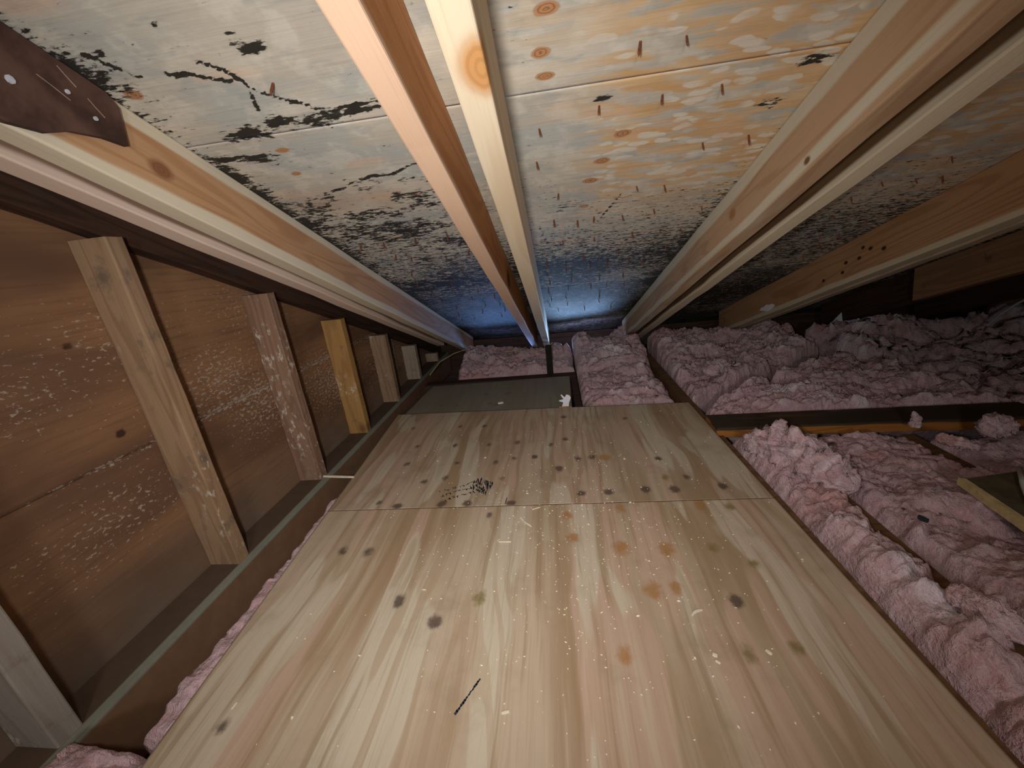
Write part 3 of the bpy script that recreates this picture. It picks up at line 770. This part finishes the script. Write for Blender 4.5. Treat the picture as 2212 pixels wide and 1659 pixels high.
# ---------------------------------------------- pink insulation
def batt(label, corners, ztop, seed, step=.008, rough=1.0, lumps=(), zbot=-.25, edge=.03, drop=.05, tilt=None, zmax=None):
    c = [np.array(p, float) for p in corners]
    w = max(np.linalg.norm(c[1] - c[0]), np.linalg.norm(c[2] - c[3])); l = max(np.linalg.norm(c[3] - c[0]), np.linalg.norm(c[2] - c[1]))
    nu = max(6, int(w / step)); nv = max(6, int(l / step))
    U, V = np.meshgrid(np.linspace(0, 1, nu), np.linspace(0, 1, nv))
    X = (c[0][0] * (1 - U) + c[1][0] * U) * (1 - V) + (c[3][0] * (1 - U) + c[2][0] * U) * V
    Y = (c[0][1] * (1 - U) + c[1][1] * U) * (1 - V) + (c[3][1] * (1 - U) + c[2][1] * U) * V
    wx = X + .05 * (fbm(X * 9, Y * 9, seed + 50) - .5); wy = Y + .05 * (fbm(X * 9, Y * 9, seed + 60) - .5)
    wx2 = X + .09 * (fbm(X * 7, Y * 7, seed + 52) - .5); wy2 = Y + .09 * (fbm(X * 7, Y * 7, seed + 62) - .5)
    t = fbm(wx2 * 7, wy2 * 10, seed + 10, 4, .55) * 7
    fr = t - np.floor(t)
    ter = np.floor(t) + np.clip((fr - .55) / .45, 0, 1) ** 2
    n3 = fbm(wx * 30, wy * 38, seed + 20, 3, .6)
    h = .060 * (fbm(wx * 3.2, wy * 3.2, seed) - .5) + .016 * (ter - 3.5) + .026 * (n3 - .5) + .012 * (np.abs(2 * vnoise(wx * 70, wy * 80, seed + 25) - 1) - .4)
    h = h * rough
    Z = ztop + h
    if tilt is not None: Z = Z + tilt(X, Y)
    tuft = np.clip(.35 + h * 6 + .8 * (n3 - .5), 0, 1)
    for (lx_, ly_, rx, ry, hz) in lumps:
        g = np.exp(-(((X - lx_) / rx) ** 2 + ((Y - ly_) / ry) ** 2))
        Z = Z + hz * g * (.7 + .6 * ridged(wx * 20, wy * 20, seed + 33)); tuft = np.maximum(tuft, g * .8 * np.sign(hz))
    ed = np.minimum(np.minimum(U * w, (1 - U) * w), np.minimum(V * l, (1 - V) * l))
    k = np.clip(ed / edge, 0, 1)
    Z = Z - drop * (1 - k) ** 2
    if Y.max() > 1.9:
        for (ra, rb_, rd) in ((-.78, -.64, .125), (-.19, -.05, .125), (.455, .60, .125), (1.08, 1.195, .145), (1.695, 1.795, .15)):
            near = (X > ra - .02) & (X < rb_ + .02)
            Z = np.where(near, np.minimum(Z, Z0 - TS * Y - rd / CS - .012), Z)
    if zmax is not None: Z = np.minimum(Z, zmax(X, Y))
    j = step * 1.1
    jx = X + k * j * 2 * (vnoise(X * 60, Y * 60, seed + 70) - .5); jy = Y + k * j * 2 * (vnoise(X * 60, Y * 60, seed + 80) - .5)
    n = nu * nv
    verts = np.stack([jx.ravel(), jy.ravel(), Z.ravel()], 1)
    idx = np.arange(n).reshape(nv, nu)
    q = np.stack([idx[:-1, :-1], idx[:-1, 1:], idx[1:, 1:], idx[1:, :-1]], -1).reshape(-1, 4)
    per = list(idx[0, :]) + list(idx[1:, -1]) + list(idx[-1, -2::-1]) + list(idx[-2:0:-1, 0])
    pv = verts[per].copy(); pv[:, 2] = zbot
    m = len(per)
    f = q.tolist() + [[per[(i + 1) % m], per[i], n + i, n + (i + 1) % m] for i in range(m)] + [[n + i for i in range(m - 1, -1, -1)]]
    me = bpy.data.meshes.new('insulation_batt')
    me.from_pydata(np.concatenate([verts, pv]).tolist(), [], f); me.update()
    a = me.attributes.new('tuft', 'FLOAT', 'POINT')
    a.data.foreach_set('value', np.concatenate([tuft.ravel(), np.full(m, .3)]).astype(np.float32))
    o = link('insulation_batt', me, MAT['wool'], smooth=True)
    tag(o, label, 'insulation', 'pink insulation batts between the joists')
    return o

BACK = lambda X, Y: .10 * np.clip((Y - 2.15) / .45, 0, 1)
batt('pink batt squeezed between the board edge and the first brown joist at right', [(.578, -.1), (.708, -.1), (.708, 1.29), (.578, 1.29)], .018, 101, .005, .85,
     lumps=[(.64, .62, .05, .18, .030), (.64, .40, .05, .12, .02), (.66, .78, .05, .04, .02)], edge=.03)
batt('wide pink batt beyond the first brown joist at right, in front of the dark plank', [(.762, -.1), (1.124, -.1), (1.124, 1.29), (.762, 1.29)], .0, 131, .006, .75, edge=.04)
batt('greyish pink batt at the right edge, under the broken wood strip', [(1.175, .1), (1.72, .1), (1.72, 1.27), (1.175, 1.27)], -.005, 151, .010, .7, edge=.04)
batt('pink batt just behind the dark plank at right', [(.580, 1.475), (1.60, 1.44), (1.50, 2.20), (.60, 1.60)], .010, 171, .007, 1.0, lumps=[(.95, 1.62, .25, .08, .03)], edge=.03)
batt('dim pink batt behind the diagonal gap, right of centre', [(.583, 1.695), (1.44, 2.265), (1.42, 2.66), (.60, 2.66)], .012, 191, .008, 1.0, edge=.04, tilt=BACK)
batt('pink batt beyond the boards, right of the dark post', [(.10, 1.70), (.522, 1.69), (.522, 2.64), (.10, 2.64)], -.012, 211, .007, 1.0, lumps=[(.32, 2.25, .16, .12, .05)], edge=.04,
     tilt=lambda X, Y: .03 * np.clip((Y - 1.8) / .5, 0, 1) + BACK(X, Y))
batt('dim pink batt behind the grey-green board, left of the dark post', [(-.64, 2.234), (.09, 2.234), (.09, 2.66), (-.64, 2.66)], -.02, 231, .008, 1.1, edge=.04, tilt=BACK)
batt('thin strip of pink insulation along the left edge of the boards', [(-.760, .37), (-.692, .37), (-.692, 1.06), (-.760, 1.06)], -.012, 251, .005, .35, edge=.018, drop=.03,
     zmax=lambda X, Y: np.where(X > -.660 - .0765 * Y, -.020, .02))
batt('ragged pink insulation at the lower left corner beside the sill', [(-.862, -.1), (-.692, -.1), (-.692, .36), (-.862, .36)], -.015, 271, .006, .7, edge=.02, drop=.06,
     zmax=lambda X, Y: np.where(X > -.660 - .0765 * Y, -.020, .08))
batt('dark pink batt deep in the shade at the far right', [(1.62, 1.42), (2.75, 1.42), (2.75, 2.55), (1.52, 2.55)], -.02, 291, .015, 1.6, edge=.06, tilt=BACK)

# ---------------------------------------------- torn tufts of insulation (separate loose pieces)
def clump(label, path, radii, seed, mat=None, amp=.35, rings=26, sides=40, horn=None, flat=1.0):
    P = np.array(path, float); Rr = np.array(radii, float)
    tt = np.linspace(0, 1, len(P)); ts = np.linspace(0, 1, rings)
    C = np.stack([np.interp(ts, tt, P[:, k]) for k in range(3)], 1); rad = np.interp(ts, tt, Rr)
    capf = np.sqrt(np.clip(1 - (2 * np.clip(np.abs(ts - .5) * 2 - .72, 0, .28) / .56) ** 2, 0.0004, 1))
    v = []
    for i in range(rings):
        d = C[min(i + 1, rings - 1)] - C[max(i - 1, 0)]; d /= np.linalg.norm(d) + 1e-9
        a = np.cross(d, [0, 0, 1.0]); a /= np.linalg.norm(a) + 1e-9; b = np.cross(a, d)
        for k in range(sides):
            an = 2 * math.pi * k / sides
            u1 = np.array([i * .32 + seed]); u2 = np.array([abs(k - sides / 2) * .42 * (26 / sides) * 1.3])
            nz = float(fbm(u1, u2, seed, 4, .62)[0]) + .5 * float(abs(2 * vnoise(u1 * 2.3, u2 * 2.3, seed + 9)[0] - 1))
            r = rad[i] * capf[i] * (1 - amp + amp * 2 * (nz - .28))
            v.append(C[i] + a * r * math.cos(an) + b * r * math.sin(an) * flat)
    f = []
    for i in range(rings - 1):
        for k in range(sides):
            f.append((i * sides + k, i * sides + (k + 1) % sides, (i + 1) * sides + (k + 1) % sides, (i + 1) * sides + k))
    f.append(tuple(range(sides))[::-1]); f.append(tuple((rings - 1) * sides + k for k in range(sides)))
    me = mesh('insulation_tuft', v, f)
    at = me.attributes.new('tuft', 'FLOAT', 'POINT')
    at.data.foreach_set('value', (np.clip(.55 + .5 * (fbm(np.arange(len(v)) * .07, np.zeros(len(v)), seed) - .5), 0, 1)).astype(np.float32))
    o = link('insulation_tuft', me, mat or MAT['wool'], smooth=True)
    tag(o, label, 'insulation tuft')
    return o
clump('big curled pink tuft rising beside the board edge in front of the dark plank', [(.595, 1.23, .012), (.625, 1.17, .035), (.665, 1.09, .045), (.71, 1.00, .035), (.735, .93, .02)], [.03, .048, .062, .058, .03], 301, amp=.45, rings=44, sides=56)
clump('small pink horn of insulation sticking up from the big curled tuft', [(.628, 1.115, .06), (.635, 1.13, .085), (.650, 1.145, .105), (.668, 1.16, .115)], [.030, .024, .019, .010], 315, amp=.4)
clump('bright pink oblong tuft behind the dark plank near the diagonal gap', [(.70, 1.86, .035), (.77, 1.93, .05), (.85, 2.03, .05)], [.035, .05, .035], 321, amp=.4, flat=.7)
clump('lavender white tuft on the insulation under the end of the tan rafter', [(.30, 2.38, .07), (.37, 2.46, .075), (.40, 2.56, .09), (.385, 2.62, .12)], [.015, .024, .03, .024], 331, amp=.45)
clump('salmon pink roll of insulation in front of the lavender white tuft', [(.16, 2.10, .02), (.28, 2.16, .035), (.42, 2.20, .03), (.50, 2.22, .02)], [.03, .045, .045, .03], 341, amp=.35, flat=.8)
clump('pale grey scrap of insulation at the right edge in front of the dark plank', [(1.235, 1.175, .035), (1.27, 1.185, .05), (1.33, 1.19, .045)], [.02, .038, .02], 351, amp=.4)
clump('thin pale strip of insulation left of the grey scrap at the right edge', [(1.10, 1.165, .035), (1.125, 1.12, .035), (1.155, 1.09, .03)], [.014, .018, .010], 361, amp=.4)
clump('whitish tuft lying on the batt beside the board edge, lower right', [(.652, .60, .05), (.668, .55, .055), (.69, .50, .045)], [.016, .026, .014], 371, amp=.4)
clump('little pink wisp on the front edge of the dark plank', [(1.115, 1.25, .02), (1.12, 1.255, .045), (1.108, 1.26, .075)], [.018, .014, .004], 381, amp=.4)

# ---------------------------------------------- scraps, slivers and dust
def flake(name, label, cat, a, b, w, z, mat, th=.0016, group=None, bend=0.0):
    a = Vector((a[0], a[1], z)); b = Vector((b[0], b[1], z))
    d = b - a; L = d.length; d.normalize(); n = Vector((-d.y, d.x, 0))
    v = []
    N = 5
    for i in range(N):
        t = i / (N - 1)
        ww = w * (.45 + .55 * math.sin(math.pi * min(max(t, .12), .88)))
        c = a + d * L * t + n * bend * math.sin(math.pi * t)
        v += [c + n * ww, c - n * ww, c - n * ww * .8 + Vector((0, 0, th)), c + n * ww * .8 + Vector((0, 0, th))]
    f = [(0, 1, 2, 3)[::-1]]
    for i in range(N - 1):
        for k in range(4):
            f.append((i * 4 + k, i * 4 + (k + 1) % 4, i * 4 + 4 + (k + 1) % 4, i * 4 + 4 + k))
    f.append(tuple((N - 1) * 4 + k for k in range(4)))
    me = mesh(name, v, f)
    bm = bmesh.new(); bm.from_mesh(me); bmesh.ops.recalc_face_normals(bm, faces=bm.faces[:]); bm.to_mesh(me); bm.free()
    o = link(name, me, mat); tag(o, label, cat, group); return o
G = 'wood slivers on the boards'
S = MAT['sliver']
for (lab, a, b, w, bd) in (
    ('straight white wood sliver lying crosswise just in front of the board seam', (-0.181, 0.791), (-0.149, 0.790), .0013, 0),
    ('short upper half of a broken white sliver by the seam', (-0.132, 0.882), (-0.123, 0.870), .0013, 0),
    ('longer lower half of a broken white sliver by the seam', (-0.121, 0.866), (-0.100, 0.845), .0014, 0),
    ('white sliver lying next to the board seam, right of the purple knot', (-0.101, 0.916), (-0.080, 0.925), .0013, 0),
    ('tiny white sliver left of centre on the foreground board', (-0.334, 0.645), (-0.325, 0.645), .0011, 0),
    ('curled white shaving right of centre on the foreground board', (0.219, 0.584), (0.241, 0.596), .0026, .003),
    ('pale wood chip in front of the curled shaving', (0.228, 0.509), (0.235, 0.506), .0036, 0),
    ('small bluish white chip next to the pale chip', (0.229, 0.498), (0.235, 0.493), .0022, 0),
    ('cream wood chip near the pencil stroke at the bottom', (-0.127, 0.407), (-0.115, 0.410), .0022, 0),
    ('thin bright splinter on the left part of the foreground board', (-0.594, 0.398), (-0.592, 0.409), .0008, 0),
    ('white paint crumb near the right of the foreground board', (0.318, 0.518), (0.324, 0.510), .0030, 0)):
    flake('wood_sliver', lab, 'sliver', a, b, w, .0002, S, group=G, bend=bd)
flake('wood_sliver', 'black sliver standing out beside the purple knot at the seam', 'sliver', (-0.181, 0.945), (-0.179, 0.975), .0011, .0002, MAT['ink'])
flake('wood_chip', 'light tan chip on the grey-green board', 'chip', (-0.31, 1.772), (-0.285, 1.778), .010, -.0153, S, th=.004)
flake('wood_sliver', 'pale stick bridging the sill and the board by the third stud', 'sliver', (-0.856, 1.135), (-0.735, 1.122), .004, -.001, S, th=.005)

# torn white paper at the right end of the grey-green board
pts = [(-.020, 0), (.012, 0), (.014, .018), (.024, .040), (.018, .052), (.004, .056), (-.004, .044), (-.018, .058), (-.022, .054), (-.010, .036), (-.030, .032), (-.031, .028), (-.012, .022)]
ps = link('paper_scrap', prism('paper_scrap', pts, lambda a, b, k: (a, k + .25 * b, b), .0012), MAT['paper'])
ps.location = (.030, 1.652, 0.0); tag(ps, 'torn scrap of white paper standing at the far edge of the knotty board', 'paper')
ps.location = (.020, 1.675, -.0150)
flake('wood_chip', 'orange chip at the foot of the white paper scrap', 'chip', (-.012, 1.652), (.045, 1.648), .006, -.0150, plain('orange_chip', (.62, .30, .16)), th=.012)
ps2 = link('paper_scrap', prism('paper_scrap', [(-.12, 0), (.10, 0), (.02, .09), (-.01, .14), (-.03, .10)], lambda a, b, k: (a, k - .35 * a + .4 * b, b), .002), plain('dusty_paper', (.62, .60, .70), .1))
ps2.location = (1.78, 2.55, .02); tag(ps2, 'dusty white paper corner sticking up from the insulation at far right', 'paper')

# fine dust and splinters (uncountable)
rd = np.random.RandomState(12)
v = []; f = []
for i in range(900):
    if rd.rand() < .75: x, y = rd.normal(.03, .17), rd.normal(.78, .24)
    else: x, y = rd.uniform(-.58, .52), rd.uniform(.1, 1.55)
    if not (-.60 < x < .52 and .05 < y < 1.56): continue
    r = rd.uniform(.0005, .0013) * (1 + .3 * y) * (1.8 if rd.rand() < .05 else 1); an = rd.uniform(0, 3.14); e = rd.uniform(1, 2.2)
    z = .0001 if y < .938 else -.0007
    b = len(v)
    for k in range(4):
        t = an + k * math.pi / 2
        ex, ey = r * e * math.cos(k * math.pi / 2), r * math.sin(k * math.pi / 2)
        v.append((x + ex * math.cos(an) - ey * math.sin(an), y + ex * math.sin(an) + ey * math.cos(an), z))
    v.append((x, y, z + r * 1.2))
    for k in range(4): f.append((b + k, b + (k + 1) % 4, b + 4))
du = link('sawdust', mesh('sawdust', v, f), S); tag(du, 'pale sawdust specks scattered over the plywood boards', 'sawdust', kind='stuff')

# right-hand bits: offcut, cables, straws, dropping
oc = empty('wood_offcut', (1.05, .80, .034))
oq = [(.962, .917), (.93, .66), (1.22, .66), (1.115, .945)]
top = link('board', prism('board', [(a - 1.05, b - .80) for a, b in oq], lambda a, b, k: (a, b, .004 + k), .016), plain('dark_green_brown_board', (.10, .085, .05)), oc)
eg = link('pale_edge', prism('pale_edge', [(a - 1.05, b - .80) for a, b in [(.961, .918), (.929, .66), (.912, .66), (.950, .925)]], lambda a, b, k: (a, b, .0 + k), .019), plain('fresh_pale_wood', (.60, .47, .24)), oc)
tag(oc, 'dark board offcut with a pale broken edge at the right edge of the picture', 'offcut')
cb = link('cable', tube('cable', [(1.098, .945, .060), (1.04, .88, .062), (.985, .81, .062), (.945, .74, .062), (.93, .66, .061)], .0052, 8), plain('white_cable', (.72, .75, .70), .05), smooth=True); tag(cb, 'white cable lying over the dark board offcut', 'cable')
cb2 = link('cable', tube('cable', [(2.28, 2.30, .05), (2.36, 2.34, .09), (2.45, 2.36, .14), (2.55, 2.37, .19)], .006, 6), plain('grey_cable', (.55, .58, .60), .05)); tag(cb2, 'thin grey cable rising from the dark insulation at far right', 'cable')
st1 = link('straw', tube('straw', [(-.80, 2.26, .01), (-.77, 2.40, .05), (-.70, 2.52, .07), (-.60, 2.60, .08)], .004, 6), MAT['straw']); tag(st1, 'curved dry straw left of the dark post by the last studs', 'straw')
st2 = link('straw', tube('straw', [(-.33, 2.40, .085), (-.26, 2.40, .085), (-.16, 2.36, .075), (-.09, 2.34, .09), (-.03, 2.36, .13)], .003, 6), MAT['straw']); tag(st2, 'wavy dry straw in front of the dark post', 'straw')
dr = flake('dark_pellet', 'small black pellet on the wide pink batt', 'pellet', (.793, .805), (.786, .821), .005, .020, MAT['ink'], th=.008)
